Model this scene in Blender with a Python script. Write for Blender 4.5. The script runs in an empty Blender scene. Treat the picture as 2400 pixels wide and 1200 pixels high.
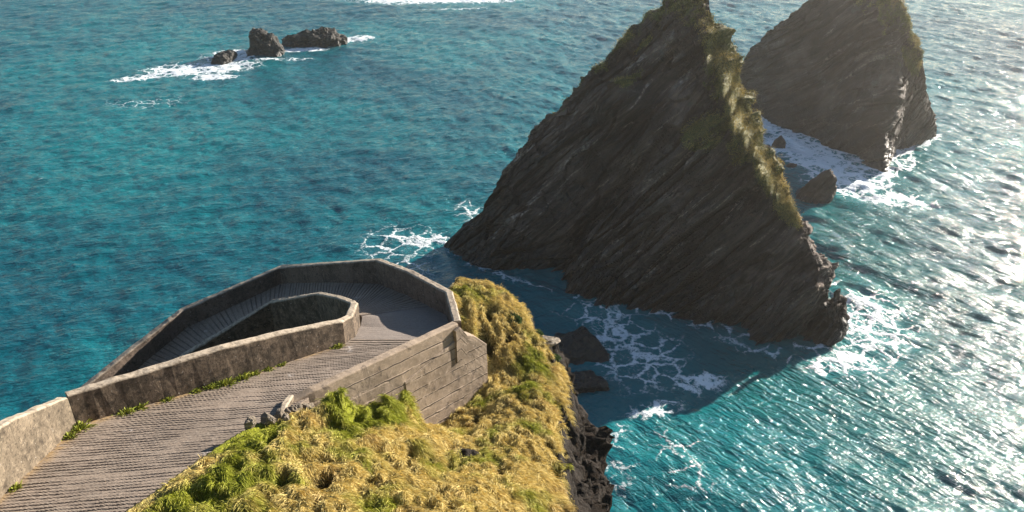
import bpy, bmesh, math, random
import numpy as np
from mathutils import Vector
R = math.radians
rng = np.random.default_rng(7)
random.seed(7)
scene = bpy.context.scene
COL = scene.collection

# ------------------------------------------------------------------ camera
cam_data = bpy.data.cameras.new('camera')
cam_data.sensor_width = 36.0
cam_data.lens = 28.8
cam_data.clip_start = 0.1
cam_data.clip_end = 12000
cam = bpy.data.objects.new('camera', cam_data)
COL.objects.link(cam)
cam.location = (0, 0, 50)
cam.rotation_euler = (R(62), 0, 0)
scene.camera = cam

# ------------------------------------------------------------------ sky, sun, exposure
SUN_AZ, SUN_EL = 50.0, 17.5            # azimuth clockwise from +Y
world = bpy.data.worlds.new('World')
scene.world = world
world.use_nodes = True
wn = world.node_tree
sky = wn.nodes.new('ShaderNodeTexSky')
sky.sky_type = 'NISHITA'
sky.sun_disc = False
sky.sun_elevation = R(SUN_EL)
sky.sun_rotation = R(SUN_AZ)
sky.air_density = 1.1
sky.dust_density = 0.4
sky.ozone_density = 2.5
bg = wn.nodes['Background']
wn.links.new(sky.outputs[0], bg.inputs[0])
bg.inputs[1].default_value = 0.050

sun_data = bpy.data.lights.new('sun', 'SUN')
sun_data.energy = 5.0
sun_data.angle = R(0.53)
sun_data.color = (1.0, 0.91, 0.79)
sun = bpy.data.objects.new('sun', sun_data)
COL.objects.link(sun)
sd = Vector((math.cos(R(SUN_EL)) * math.sin(R(SUN_AZ)), math.cos(R(SUN_EL)) * math.cos(R(SUN_AZ)), math.sin(R(SUN_EL))))
sun.rotation_euler = sd.to_track_quat('Z', 'Y').to_euler()
sun.location = sd * 300

scene.view_settings.view_transform = 'Standard'
scene.view_settings.look = 'None'
scene.view_settings.exposure = 1.78
scene.view_settings.gamma = 1.0
scene.cycles.max_bounces = 6
scene.cycles.diffuse_bounces = 3
scene.cycles.glossy_bounces = 3
scene.cycles.transmission_bounces = 2
scene.cycles.volume_bounces = 1
scene.cycles.sample_clamp_indirect = 4.0
scene.cycles.use_denoising = True

# ------------------------------------------------------------------ numpy noise
def _hash(ix, iy, iz, seed):
    h = (ix.astype(np.int64) * 374761393 + iy.astype(np.int64) * 668265263 + iz.astype(np.int64) * 2147483647 + seed * 974634777) & 0xFFFFFFFF
    h = ((h ^ (h >> 13)) * 1274126177) & 0xFFFFFFFF
    h = ((h ^ (h >> 16)) * 2246822519) & 0xFFFFFFFF
    return h ^ (h >> 15)
def noise(p, seed=0):
    """gradient noise, about -0.7..0.7"""
    p = np.asarray(p, dtype=np.float64)
    i = np.floor(p).astype(np.int64); f = p - i
    u = f * f * f * (f * (f * 6 - 15) + 10)
    out = np.zeros(len(p))
    for dx in (0, 1):
        wx = u[:, 0] if dx else 1 - u[:, 0]
        for dy in (0, 1):
            wy = u[:, 1] if dy else 1 - u[:, 1]
            for dz in (0, 1):
                wz = u[:, 2] if dz else 1 - u[:, 2]
                h = _hash(i[:, 0] + dx, i[:, 1] + dy, i[:, 2] + dz, seed)
                gx = (h & 1023) / 511.5 - 1; gy = ((h >> 10) & 1023) / 511.5 - 1; gz = ((h >> 20) & 1023) / 511.5 - 1
                out += wx * wy * wz * (gx * (f[:, 0] - dx) + gy * (f[:, 1] - dy) + gz * (f[:, 2] - dz))
    return out
def fbm(p, octaves=4, seed=0, gain=0.5, lac=2.03):
    p = np.asarray(p, dtype=np.float64); a = 1.0; out = np.zeros(len(p))
    for k in range(octaves):
        out += a * noise(p, seed + k * 13); p = p * lac + 7.3; a *= gain
    return out
def ridged(p, octaves=4, seed=0):
    p = np.asarray(p, dtype=np.float64); a = 1.0; out = np.zeros(len(p))
    for k in range(octaves):
        out += a * (0.35 - np.abs(noise(p, seed + k * 17))); p = p * 2.1 + 3.1; a *= 0.5
    return out
def cells(x, y, seed=0):
    """2D cellular noise: F1, F2, random value of nearest cell"""
    ix = np.floor(x).astype(np.int64); iy = np.floor(y).astype(np.int64)
    f1 = np.full(len(x), 9.0); f2 = np.full(len(x), 9.0); rv = np.zeros(len(x))
    for dx in (-1, 0, 1):
        for dy in (-1, 0, 1):
            h = _hash(ix + dx, iy + dy, ix * 0, seed)
            px = ix + dx + (h & 1023) / 1023.0; py = iy + dy + ((h >> 10) & 1023) / 1023.0
            d = np.hypot(px - x, py - y)
            near = d < f1
            f2 = np.where(near, f1, np.minimum(f2, d)); rv = np.where(near, ((h >> 20) & 1023) / 1023.0, rv); f1 = np.where(near, d, f1)
    return f1, f2, rv
def smooth(a, b, x):
    t = np.clip((x - a) / (b - a), 0, 1); return t * t * (3 - 2 * t)
def seg_dist(px, py, poly, closed=False):
    d = np.full(len(px), 1e9); n = len(poly)
    for k in range(n if closed else n - 1):
        ax, ay = poly[k][:2]; bx, by = poly[(k + 1) % n][:2]
        vx, vy = bx - ax, by - ay
        t = np.clip(((px - ax) * vx + (py - ay) * vy) / (vx * vx + vy * vy + 1e-9), 0, 1)
        d = np.minimum(d, np.hypot(px - ax - t * vx, py - ay - t * vy))
    return d
def inside(px, py, poly):
    c = np.zeros(len(px), bool); n = len(poly)
    for k in range(n):
        ax, ay = poly[k][:2]; bx, by = poly[k - 1][:2]
        m = ((ay > py) != (by > py)) & (px < (bx - ax) * (py - ay) / (by - ay + 1e-12) + ax)
        c ^= m
    return c

# ------------------------------------------------------------------ object helpers
def tag(o, label=None, cat=None, group=None, kind=None):
    if label: o['label'] = label
    if cat: o['category'] = cat
    if group: o['group'] = group
    if kind: o['kind'] = kind
    return o
def np_mesh(name, verts, quads=None, tris=None, smooth_shade=False, attrs=None):
    me = bpy.data.meshes.new(name)
    verts = np.asarray(verts, dtype=np.float32)
    nq = 0 if quads is None else len(quads); nt = 0 if tris is None else len(tris)
    me.vertices.add(len(verts)); me.vertices.foreach_set('co', verts.ravel())
    li = []
    if nq: li.append(np.asarray(quads, np.int32).ravel())
    if nt: li.append(np.asarray(tris, np.int32).ravel())
    li = np.concatenate(li)
    me.loops.add(len(li)); me.loops.foreach_set('vertex_index', li)
    me.polygons.add(nq + nt)
    st = np.concatenate([np.arange(nq) * 4, nq * 4 + np.arange(nt) * 3]).astype(np.int32)
    me.polygons.foreach_set('loop_start', st)
    me.polygons.foreach_set('use_smooth', np.full(nq + nt, smooth_shade, dtype=bool))
    for k, v in (attrs or {}).items():
        v = np.asarray(v, np.float32)
        if v.ndim == 1:
            a = me.attributes.new(k, 'FLOAT', 'POINT'); a.data.foreach_set('value', v)
        else:
            a = me.attributes.new(k, 'FLOAT_COLOR', 'POINT'); a.data.foreach_set('color', v.ravel())
    me.update(calc_edges=True); me.validate()
    return me
def link(name, me, mat=None, parent=None):
    o = bpy.data.objects.new(name, me); COL.objects.link(o)
    if mat: me.materials.append(mat)
    if parent: o.parent = parent
    return o
def grid_quads(nu, nv, wrap_u=False):
    u = np.arange(nu if wrap_u else nu - 1); v = np.arange(nv - 1)
    U, V = np.meshgrid(u, v, indexing='ij'); U2 = (U + 1) % nu
    return np.stack([U * nv + V, U2 * nv + V, U2 * nv + V + 1, U * nv + V + 1], -1).reshape(-1, 4)
def grid_normals(P):
    du = np.gradient(P, axis=0); dv = np.gradient(P, axis=1)
    n = np.cross(du, dv); l = np.linalg.norm(n, axis=-1, keepdims=True)
    return n / np.maximum(l, 1e-9)
def resample(pts, n, even=True):
    pts = np.asarray(pts, float)
    if even:
        d = np.concatenate([[0], np.cumsum(np.linalg.norm(np.diff(pts, axis=0), axis=1))]); d /= d[-1]
    else:
        d = np.linspace(0, 1, len(pts))
    t = np.linspace(0, 1, n)
    return np.stack([np.interp(t, d, pts[:, k]) for k in range(pts.shape[1])], 1)

# ------------------------------------------------------------------ materials
class NT:
    def __init__(s, name):
        s.m = bpy.data.materials.new(name); s.m.use_nodes = True
        s.t = s.m.node_tree; s.b = s.t.nodes['Principled BSDF']
    def n(s, typ, **kw):
        x = s.t.nodes.new('ShaderNode' + typ)
        for k, v in kw.items(): setattr(x, k, v)
        return x
    def l(s, a, b): s.t.links.new(a, b)
    def set(s, node, **kw):
        for k, v in kw.items(): node.inputs[k.replace('_', ' ')].default_value = v
    def coord(s, scale=(1, 1, 1), rot=(0, 0, 0)):
        c = s.n('TexCoord'); r = s.n('Mapping'); m = s.n('Mapping')     # turn first, then stretch
        r.inputs['Rotation'].default_value = rot; m.inputs['Scale'].default_value = scale
        s.l(c.outputs['Object'], r.inputs[0]); s.l(r.outputs[0], m.inputs[0]); return m.outputs[0]
    def noise(s, vec, scale, detail=4, rough=0.55, dist=0.0):
        x = s.n('TexNoise'); s.set(x, Scale=scale, Detail=detail, Roughness=rough, Distortion=dist)
        if vec is not None: s.l(vec, x.inputs['Vector'])
        return x.outputs['Fac']
    def ramp(s, fac, stops):
        r = s.n('ValToRGB'); e = r.color_ramp.elements
        while len(e) < len(stops): e.new(0.5)
        for el, (p, c) in zip(e, stops):
            el.position = p; el.color = (*c, 1) if len(c) == 3 else c
        s.l(fac, r.inputs[0]); return r.outputs[0]
    def rng(s, fac, a, b, c=0.0, d=1.0, smoothstep=True):
        r = s.n('MapRange'); r.interpolation_type = 'SMOOTHSTEP' if smoothstep else 'LINEAR'
        for k, v in zip((1, 2, 3, 4), (a, b, c, d)): r.inputs[k].default_value = v
        s.l(fac, r.inputs[0]); return r.outputs[0]
    def mix(s, fac, a, b, blend='MIX'):
        x = s.n('Mix', data_type='RGBA', blend_type=blend)
        for sock, v in ((x.inputs[0], fac), (x.inputs[6], a), (x.inputs[7], b)):
            if isinstance(v, (int, float)): sock.default_value = v
            elif isinstance(v, tuple): sock.default_value = (*v, 1)
            else: s.l(v, sock)
        return x.outputs[2]
    def math(s, op, a, b=None):
        x = s.n('Math', operation=op)
        for i, v in enumerate((a, b)):
            if v is None: continue
            if isinstance(v, (int, float)): x.inputs[i].default_value = v
            else: s.l(v, x.inputs[i])
        return x.outputs[0]
    def attr(s, name): return s.n('Attribute', attribute_name=name)
    def bump(s, h, strength=0.5, dist=0.1, normal=None):
        b = s.n('Bump'); s.set(b, Strength=strength, Distance=dist); s.l(h, b.inputs['Height'])
        if normal: s.l(normal, b.inputs['Normal'])
        return b.outputs[0]

def mat_concrete(name, base, dark, pale, moss=0.0, wall_dir=None):
    t = NT(name); v = t.coord()
    n1 = t.noise(v, 0.7, 6, 0.65); n2 = t.noise(v, 5.0, 5, 0.7); n3 = t.noise(v, 13.0, 4, 0.75)
    c = t.mix(t.rng(n1, 0.35, 0.68), base, dark)
    c = t.mix(t.rng(n2, 0.48, 0.75, 0, 0.75), c, pale)
    c = t.mix(t.rng(n3, 0.50, 0.66, 0, 0.75), c, tuple(x * 0.35 for x in dark))
    # lichen blotches and vertical runs of dirt
    vs = t.coord((2.2, 2.2, 0.22)); st = t.noise(vs, 1.5, 5, 0.6)
    c = t.mix(t.rng(st, 0.56, 0.72, 0, 0.6), c, tuple(x * 0.4 for x in dark))
    if moss > 0:
        mo = t.noise(v, 3.1, 5, 0.75)
        c = t.mix(t.rng(mo, 0.62 - 0.3 * moss, 0.75 - 0.2 * moss, 0, 0.85), c, (0.032, 0.024, 0.017))
    sp = t.noise(v, 9.0, 2, 0.5)
    c = t.mix(t.rng(sp, 0.70, 0.76, 0, 0.55), c, (0.50, 0.47, 0.42))
    co = t.rng(t.attr('course').outputs['Fac'], 0.085, 0.02)        # lichen-pale coping
    c = t.mix(t.math('MULTIPLY', co, t.rng(n2, 0.30, 0.60, 0.15, 0.85)), c, (0.36, 0.30, 0.23))
    t.l(c, t.b.inputs['Base Color']); t.set(t.b, Roughness=0.9)
    t.b.inputs['Specular IOR Level'].default_value = 0.25
    h = t.math('ADD', t.math('MULTIPLY', n2, 0.6), t.math('MULTIPLY', n3, 0.5))
    t.l(t.bump(h, 0.75, 0.035), t.b.inputs['Normal'])
    return t.m

M_WALL = mat_concrete('weathered_concrete', (0.155, 0.122, 0.085), (0.062, 0.049, 0.034), (0.26, 0.21, 0.15), 0.42)
M_WALL_DARK = mat_concrete('lichen_dark_concrete', (0.150, 0.110, 0.076), (0.070, 0.052, 0.036), (0.26, 0.20, 0.145), 0.60)
M_WALL_SEA = mat_concrete('damp_concrete', (0.140, 0.104, 0.080), (0.070, 0.053, 0.042), (0.20, 0.155, 0.125), 0.30)

def mat_boardmarked():
    t = NT('board_marked_concrete'); v = t.coord()
    n1 = t.noise(v, 0.6, 6, 0.65); n2 = t.noise(v, 6.0, 5, 0.7); n3 = t.noise(v, 30.0, 3, 0.6)
    c = t.mix(t.rng(n1, 0.35, 0.68), (0.255, 0.197, 0.145), (0.150, 0.113, 0.081))
    c = t.mix(t.rng(n2, 0.5, 0.75, 0, 0.6), c, (0.37, 0.295, 0.23))
    c = t.mix(t.rng(n3, 0.57, 0.75, 0, 0.5), c, (0.06, 0.045, 0.035))
    # horizontal pour joints: dark, broken lines (attribute 'course' is the height below the coping)
    a = t.attr('course'); w = t.noise(v, 1.3, 4, 0.6)
    q = t.math('ADD', a.outputs['Fac'], t.math('MULTIPLY', w, 0.06))
    fr = t.math('FRACT', t.math('DIVIDE', q, 0.52))
    j = t.rng(t.math('ABSOLUTE', t.math('SUBTRACT', fr, 0.5)), 0.44, 0.485)
    jm = t.math('MULTIPLY', j, t.rng(t.noise(v, 0.9, 4, 0.7), 0.36, 0.55))
    c = t.mix(t.math('MULTIPLY', jm, 0.95), c, (0.035, 0.026, 0.02))
    # slanting black streaks: thin shadows painted into the wall colour
    vs = t.coord((0.9, 0.9, 0.35), (0.0, 0.5, 0.3)); st = t.noise(vs, 2.0, 6, 0.7, 0.6)
    c = t.mix(t.rng(st, 0.55, 0.68, 0, 0.8), c, (0.055, 0.042, 0.034))
    t.l(c, t.b.inputs['Base Color']); t.set(t.b, Roughness=0.9); t.b.inputs['Specular IOR Level'].default_value = 0.25
    h = t.math('SUBTRACT', t.math('ADD', t.math('MULTIPLY', n2, 0.5), t.math('MULTIPLY', n3, 0.4)), t.math('MULTIPLY', jm, 1.2))
    t.l(t.bump(h, 0.8, 0.035), t.b.inputs['Normal']); return t.m
M_BOARD = mat_boardmarked()

def mat_path():
    t = NT('ribbed_concrete_path'); v = t.coord()
    n1 = t.noise(v, 0.35, 6, 0.65); n2 = t.noise(v, 4.0, 5, 0.7); n3 = t.noise(v, 15.0, 4, 0.75)
    c = t.mix(t.rng(n1, 0.32, 0.68), (0.225, 0.175, 0.135), (0.160, 0.124, 0.095))
    c = t.mix(t.rng(n2, 0.45, 0.75, 0, 0.7), c, (0.25, 0.208, 0.168))
    c = t.mix(t.rng(n3, 0.50, 0.64, 0, 0.75), c, (0.070, 0.053, 0.043))
    g = t.attr('groove')
    c = t.mix(t.math('MULTIPLY', t.attr('slab').outputs['Fac'], 0.55), c, (0.145, 0.128, 0.122))
    c = t.mix(t.math('MULTIPLY', g.outputs['Fac'], 0.92), c, (0.022, 0.018, 0.014))
    sp = t.noise(v, 0.85, 5, 0.6); sp2 = t.noise(v, 11.0, 4, 0.7)
    c = t.mix(t.math('MULTIPLY', t.rng(sp, 0.63, 0.72), t.rng(sp2, 0.45, 0.65)), c, (0.52, 0.48, 0.45))
    e = t.attr('edge')
    c = t.mix(t.math('MULTIPLY', e.outputs['Fac'], t.rng(n2, 0.35, 0.6)), c, (0.25, 0.165, 0.075))
    t.l(c, t.b.inputs['Base Color']); t.set(t.b, Roughness=0.82); t.b.inputs['Specular IOR Level'].default_value = 0.35
    h = t.math('ADD', t.math('MULTIPLY', n2, 0.4), t.math('MULTIPLY', n3, 0.5))
    t.l(t.bump(h, 0.8, 0.03), t.b.inputs['Normal']); return t.m
M_PATH = mat_path()

def mat_rock(name, dark, mid, pale, bed_rot, sc=1.0, veil=0.0):
    t = NT(name)
    vb = t.coord((0.10 * sc, 0.10 * sc, 1.6 * sc), bed_rot)
    s1 = t.noise(vb, 1.0, 7, 0.68, 0.5); s2 = t.noise(vb, 4.2, 5, 0.7)
    v = t.coord(); n1 = t.noise(v, 0.14 * sc, 6, 0.6); n3 = t.noise(v, 2.2 * sc, 5, 0.7)
    big = t.noise(v, 0.09 * sc, 4, 0.6)
    vw = t.coord((0.035 * sc, 0.035 * sc, 0.30 * sc), bed_rot); s0 = t.noise(vw, 1.0, 4, 0.6, 0.8)      # broad beds of differing tone
    c = t.mix(t.rng(s1, 0.38, 0.64), tuple(x * .8 for x in dark), mid); c = t.mix(t.rng(s0, 0.56, 0.42, 0, 0.75), c, tuple(x * 0.6 for x in dark)); c = t.mix(t.rng(big, 0.60, 0.40, 0, 0.7), c, tuple(x * 0.5 for x in dark))
    c = t.mix(t.rng(s2, 0.55, 0.76, 0, 0.5), c, tuple(x * 0.4 for x in dark))
    c = t.mix(t.math('MULTIPLY', t.rng(s1, 0.555, 0.67), t.rng(n3, 0.42, 0.62)), c, pale)
    c = t.mix(t.rng(n1, 0.52, 0.70, 0, 0.5), c, tuple(x * 1.35 for x in mid))
    li = t.noise(v, 0.30 * sc, 5, 0.65); c = t.mix(t.math('MULTIPLY', t.rng(li, 0.54, 0.66), t.rng(n3, 0.40, 0.70)), c, (0.115, 0.105, 0.080))   # grey lichen
    ru = t.noise(v, 0.21 * sc, 4, 0.6); c = t.mix(t.math('MULTIPLY', t.rng(ru, 0.62, 0.72), t.rng(n3, 0.4, 0.65, 0, 0.6)), c, (0.15, 0.075, 0.035))   # rusty seepage
    a = t.attr('turf')
    gn = t.noise(v, 0.8, 5, 0.7)
    tm = t.rng(t.math('ADD', a.outputs['Fac'], t.math('MULTIPLY', t.math('SUBTRACT', gn, 0.5), 1.3)), 0.45, 0.62)
    gc = t.ramp(t.noise(v, 1.7, 4, 0.7), [(0.3, (0.045, 0.052, 0.014)), (0.55, (0.115, 0.105, 0.030)), (0.75, (0.25, 0.19, 0.075))])
    c = t.mix(tm, c, gc)
    w = t.attr('wet')
    c = t.mix(w.outputs['Fac'], c, (0.010, 0.009, 0.009))  # wet tone; on the stacks it also paints in shade
    t.l(c, t.b.inputs['Base Color'])
    rr = t.rng(w.outputs['Fac'], 0, 1, 0.78, 0.35); t.l(rr, t.b.inputs['Roughness'])
    t.b.inputs['Specular IOR Level'].default_value = 0.35
    h = t.math('ADD', t.math('MULTIPLY', s1, 0.9), t.math('ADD', t.math('MULTIPLY', s2, 0.25), t.math('MULTIPLY', n3, 0.7)))
    t.l(t.bump(h, 0.8, 0.25), t.b.inputs['Normal']); return t.m
BED = Vector((-0.62, 0.05, 0.66)).normalized()          # bedding normal: layers climb to the right
bed_rot = tuple(Vector((0, 0, 1)).rotation_difference(BED).inverted().to_euler())
M_ROCK = mat_rock('layered_slate', (0.054, 0.035, 0.026), (0.195, 0.130, 0.095), (0.48, 0.38, 0.30), bed_rot)
M_ROCK_FAR = mat_rock('pale_layered_slate', (0.070, 0.047, 0.034), (0.150, 0.104, 0.076), (0.26, 0.20, 0.155), bed_rot)
M_SKERRY = mat_rock('barnacled_rock', (0.014, 0.013, 0.012), (0.046, 0.039, 0.032), (0.15, 0.13, 0.11), (0.3, 0.2, 0), 2.0)
M_STONE = mat_rock('lichened_stone', (0.26, 0.21, 0.155), (0.40, 0.33, 0.25), (0.62, 0.57, 0.50), (0.3, 0.2, 0), 6.0)

def mat_blades(name, rough=0.7, trans=0.25):
    t = NT(name)
    a = t.attr('tint')
    t.l(a.outputs['Color'], t.b.inputs['Base Color']); t.set(t.b, Roughness=rough)
    t.b.inputs['Specular IOR Level'].default_value = 0.2
    tr = t.n('BsdfTranslucent'); t.l(a.outputs['Color'], tr.inputs[0])
    mx = t.n('MixShader'); mx.inputs[0].default_value = trans
    out = t.t.nodes['Material Output']
    t.l(t.b.outputs[0], mx.inputs[1]); t.l(tr.outputs[0], mx.inputs[2]); t.l(mx.outputs[0], out.inputs[0])
    return t.m
M_BLADE = mat_blades('grass_blades', 0.7, 0.12)

def mat_turf_ground():
    t = NT('matted_turf'); v = t.coord()
    n1 = t.noise(v, 0.5, 5, 0.6); n2 = t.noise(v, 4.0, 5, 0.7); n3 = t.noise(v, 18.0, 4, 0.7)
    vs = t.coord((6.0, 1.6, 3.0), (0, 0, R(-22))); st = t.noise(vs, 3.0, 5, 0.7, 0.8)      # combed, lying stems
    a = t.attr('tint')
    c = t.mix(t.rng(st, 0.36, 0.62, 0.95, 0.0), a.outputs['Color'], t.mix(0.72, a.outputs['Color'], (0.020, 0.016, 0.006)))
    c = t.mix(t.rng(n3, 0.58, 0.75, 0, 0.5), c, (0.030, 0.024, 0.010))
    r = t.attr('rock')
    rk = t.ramp(n3, [(0.3, (0.012, 0.010, 0.009)), (0.62, (0.034, 0.027, 0.022)), (0.82, (0.11, 0.090, 0.072))])  # rock tone darkened so the cliff's shade is painted in
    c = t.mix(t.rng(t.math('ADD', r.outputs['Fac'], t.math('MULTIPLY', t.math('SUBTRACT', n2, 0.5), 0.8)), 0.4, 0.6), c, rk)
    t.l(c, t.b.inputs['Base Color']); t.set(t.b, Roughness=0.95); t.b.inputs['Specular IOR Level'].default_value = 0.15
    t.l(t.bump(t.math('ADD', t.math('MULTIPLY', st, 1.2), t.math('ADD', n2, t.math('MULTIPLY', n3, 0.6))), 1.0, 0.10), t.b.inputs['Normal']); return t.m
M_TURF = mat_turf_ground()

def mat_sea():
    t = NT('sea_water'); v = t.coord()
    n1 = t.noise(v, 0.018, 4, 0.55)
    deep = t.mix(t.rng(n1, 0.35, 0.65), (0.0012, 0.068, 0.094), (0.0022, 0.134, 0.150))
    deep = t.mix(t.attr('shoal').outputs['Fac'], deep, (0.0016, 0.100, 0.094))
    cl = t.attr('clear')                      # paler, aerated water near breaking waves
    deep = t.mix(cl.outputs['Fac'], deep, (0.030, 0.215, 0.225))
    fo = t.attr('foam')
    # lace: thin broken cell walls, warped
    wv = t.n('TexNoise'); t.set(wv, Scale=0.6, Detail=6.0); t.l(v, wv.inputs['Vector'])
    ad = t.n('MixRGB', blend_type='LINEAR_LIGHT'); ad.inputs[0].default_value = 1.9; t.l(v, ad.inputs[1]); t.l(wv.outputs['Color'], ad.inputs[2])
    vo = t.n('TexVoronoi', feature='DISTANCE_TO_EDGE'); t.set(vo, Scale=0.40); t.l(ad.outputs[0], vo.inputs['Vector'])
    vo2 = t.n('TexVoronoi', feature='DISTANCE_TO_EDGE'); t.set(vo2, Scale=1.1); t.l(ad.outputs[0], vo2.inputs['Vector'])
    fine = t.noise(v, 2.6, 6, 0.72); med = t.noise(v, 0.35, 5, 0.65)
    lace = t.math('MAXIMUM', t.rng(vo.outputs['Distance'], 0.0, 0.22, 1, 0), t.math('MULTIPLY', t.rng(vo2.outputs['Distance'], 0.0, 0.20, 1, 0), 0.55))
    patt = t.math('ADD', 0.02, t.math('ADD', t.math('MULTIPLY', t.math('MULTIPLY', lace, t.rng(fine, 0.26, 0.52, 0.35, 1.0)), 0.55), t.math('ADD', t.math('MULTIPLY', fine, 0.50), t.math('MULTIPLY', med, 0.36))))
    # threshold falls as the foam attribute rises
    f = t.math('ADD', patt, t.math('SUBTRACT', fo.outputs['Fac'], 1.0))
    fm = t.rng(f, 0.12, 0.50)
    fm = t.math('MULTIPLY', fm, t.rng(fo.outputs['Fac'], 0.02, 0.12))
    col = t.mix(fm, deep, (0.72, 0.76, 0.78))
    t.l(col, t.b.inputs['Base Color'])
    t.l(t.rng(fm, 0, 1, 0.080, 0.75), t.b.inputs['Roughness'])
    t.set(t.b, IOR=1.333)
    # small waves
    m1 = t.coord((1.0, 0.30, 1.0), (0, 0, R(140))); b1 = t.noise(m1, 1.6, 4, 0.55, 0.4)
    m2 = t.coord((0.28, 1.0, 1.0), (0, 0, R(-25))); b2 = t.noise(m2, 2.2, 4, 0.6, 0.3)
    b3 = t.noise(v, 5.5, 3, 0.6)
    sa = t.attr('side').outputs['Fac']
    w1 = t.rng(sa, 0, 1, 0.08, 0.62); w2 = t.rng(sa, 0, 1, 0.72, 0.30)
    h = t.math('ADD', t.math('MULTIPLY', b1, w1), t.math('ADD', t.math('MULTIPLY', b2, w2), t.math('MULTIPLY', b3, 0.03)))
    h = t.math('ADD', h, t.math('MULTIPLY', fm, 0.12))
    t.l(t.bump(h, 1.0, 0.62), t.b.inputs['Normal'])
    return t.m
M_SEA = mat_sea()

# ------------------------------------------------------------------ world data (metres, sea level = 0, +Y away from the viewpoint)
def zpath(x, y): return 33.3 - .27 * (.99 * (y - 20.1) - .12 * (x + 13.6))
STACK1_BASE = [(-9.1, 97.06), (-5.48, 92.63), (0, 88.4), (5.12, 84.77), (12.54, 82.5), (19.43, 79.03), (23.74, 76.64), (27.9, 74.52), (32.02, 72.89), (34.65, 73.87), (36.71, 76.82)]
STACK1_RIDGE = [(-9.1, 97.06, 0.0), (-6.47, 97.37, 3.01), (-3.9, 97.24, 5.23), (-2.21, 97.91, 7.96), (-1.1, 98.53, 10.08), (0.82, 99.06, 12.8), (2.71, 99.57, 15.48), (6.92, 99.66, 19.63), (9.99, 100.23, 23.5), (12.97, 100.65, 27.05), (15.4, 100.78, 29.56), (17.3, 100.62, 31.09), (19.18, 100.72, 33.03), (21.9, 99.09, 32.82), (22.87, 97.85, 31.61), (23.64, 95.96, 29.09), (24.06, 94.88, 27.63), (25.56, 93.28, 26.32), (25.96, 91.61, 23.83), (26.57, 89.85, 21.38), (27.61, 88.39, 19.86), (28.21, 86.9, 17.88), (29.83, 84.49, 15.27), (30.7, 82.91, 13.38), (31.79, 81.01, 11.16), (32.55, 79.28, 8.9), (33.7, 77.39, 6.76), (34.25, 76.2, 4.5), (35.4, 76.2, 3.06), (36.7, 76.8, 0.0)]
STACK1_BACK = [(-9.1, 97.06), (-6, 101), (0, 106), (12, 112), (24, 110), (32, 104), (36, 96), (37.2, 88), (37.6, 81), (36.71, 76.82)]
STACK2_BASE = [(46.6, 168), (45.6, 158), (46.93, 147.86), (50.36, 141.9), (54.33, 135.25), (57.42, 127.56), (59.02, 121.26), (64.18, 131.11), (69.67, 136.32), (76.26, 140.07)]
STACK2_RIDGE = [(46.6, 168, 0), (45.91, 166.0, 5.23), (47.41, 163.0, 10.32), (49.38, 160.0, 14.33), (52.87, 156.0, 20.68), (57.21, 152.0, 28.01), (63.39, 149.0, 28.79), (64.12, 139.0, 23.87), (67.27, 137.0, 18.06), (69.6, 136.5, 11.73), (73.65, 138.0, 5.27), (76.26, 140.07, 0)]
STACK2_BACK = [(46.6, 168), (52, 176), (64, 178), (74, 168), (78, 155), (76.26, 140.07)]

# ------------------------------------------------------------------ sea
def ocean_tile(N, L, d, wind, seed, spread=2.0, cut=0.9):
    r = np.random.default_rng(seed)
    k = np.fft.fftfreq(N, L / N) * 2 * np.pi
    KX, KY = np.meshgrid(k, k, indexing='ij'); K = np.hypot(KX, KY); K[0, 0] = 1e-6
    Lw = wind * wind / 9.81
    cosf = (KX * d[0] + KY * d[1]) / K
    P = np.exp(-1 / (K * Lw) ** 2) / K ** 3.6 * np.abs(cosf) ** spread * np.exp(-(K * cut / (2 * np.pi)) ** 2)
    P[0, 0] = 0
    H = (r.normal(size=(N, N)) + 1j * r.normal(size=(N, N))) * np.sqrt(P)
    h = np.fft.ifft2(H).real; s = h.std()
    dx = np.fft.ifft2(-1j * KX / K * H).real / s; dy = np.fft.ifft2(-1j * KY / K * H).real / s
    return h / s, dx, dy
def tile_sample(T, L, x, y):
    N = T.shape[0]; u = (x / L * N) % N; v = (y / L * N) % N
    i = np.floor(u).astype(int); j = np.floor(v).astype(int); fu = u - i; fv = v - j
    i %= N; j %= N
    i1 = (i + 1) % N; j1 = (j + 1) % N
    return (T[i, j] * (1 - fu) + T[i1, j] * fu) * (1 - fv) + (T[i, j1] * (1 - fu) + T[i1, j1] * fu) * fv

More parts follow.
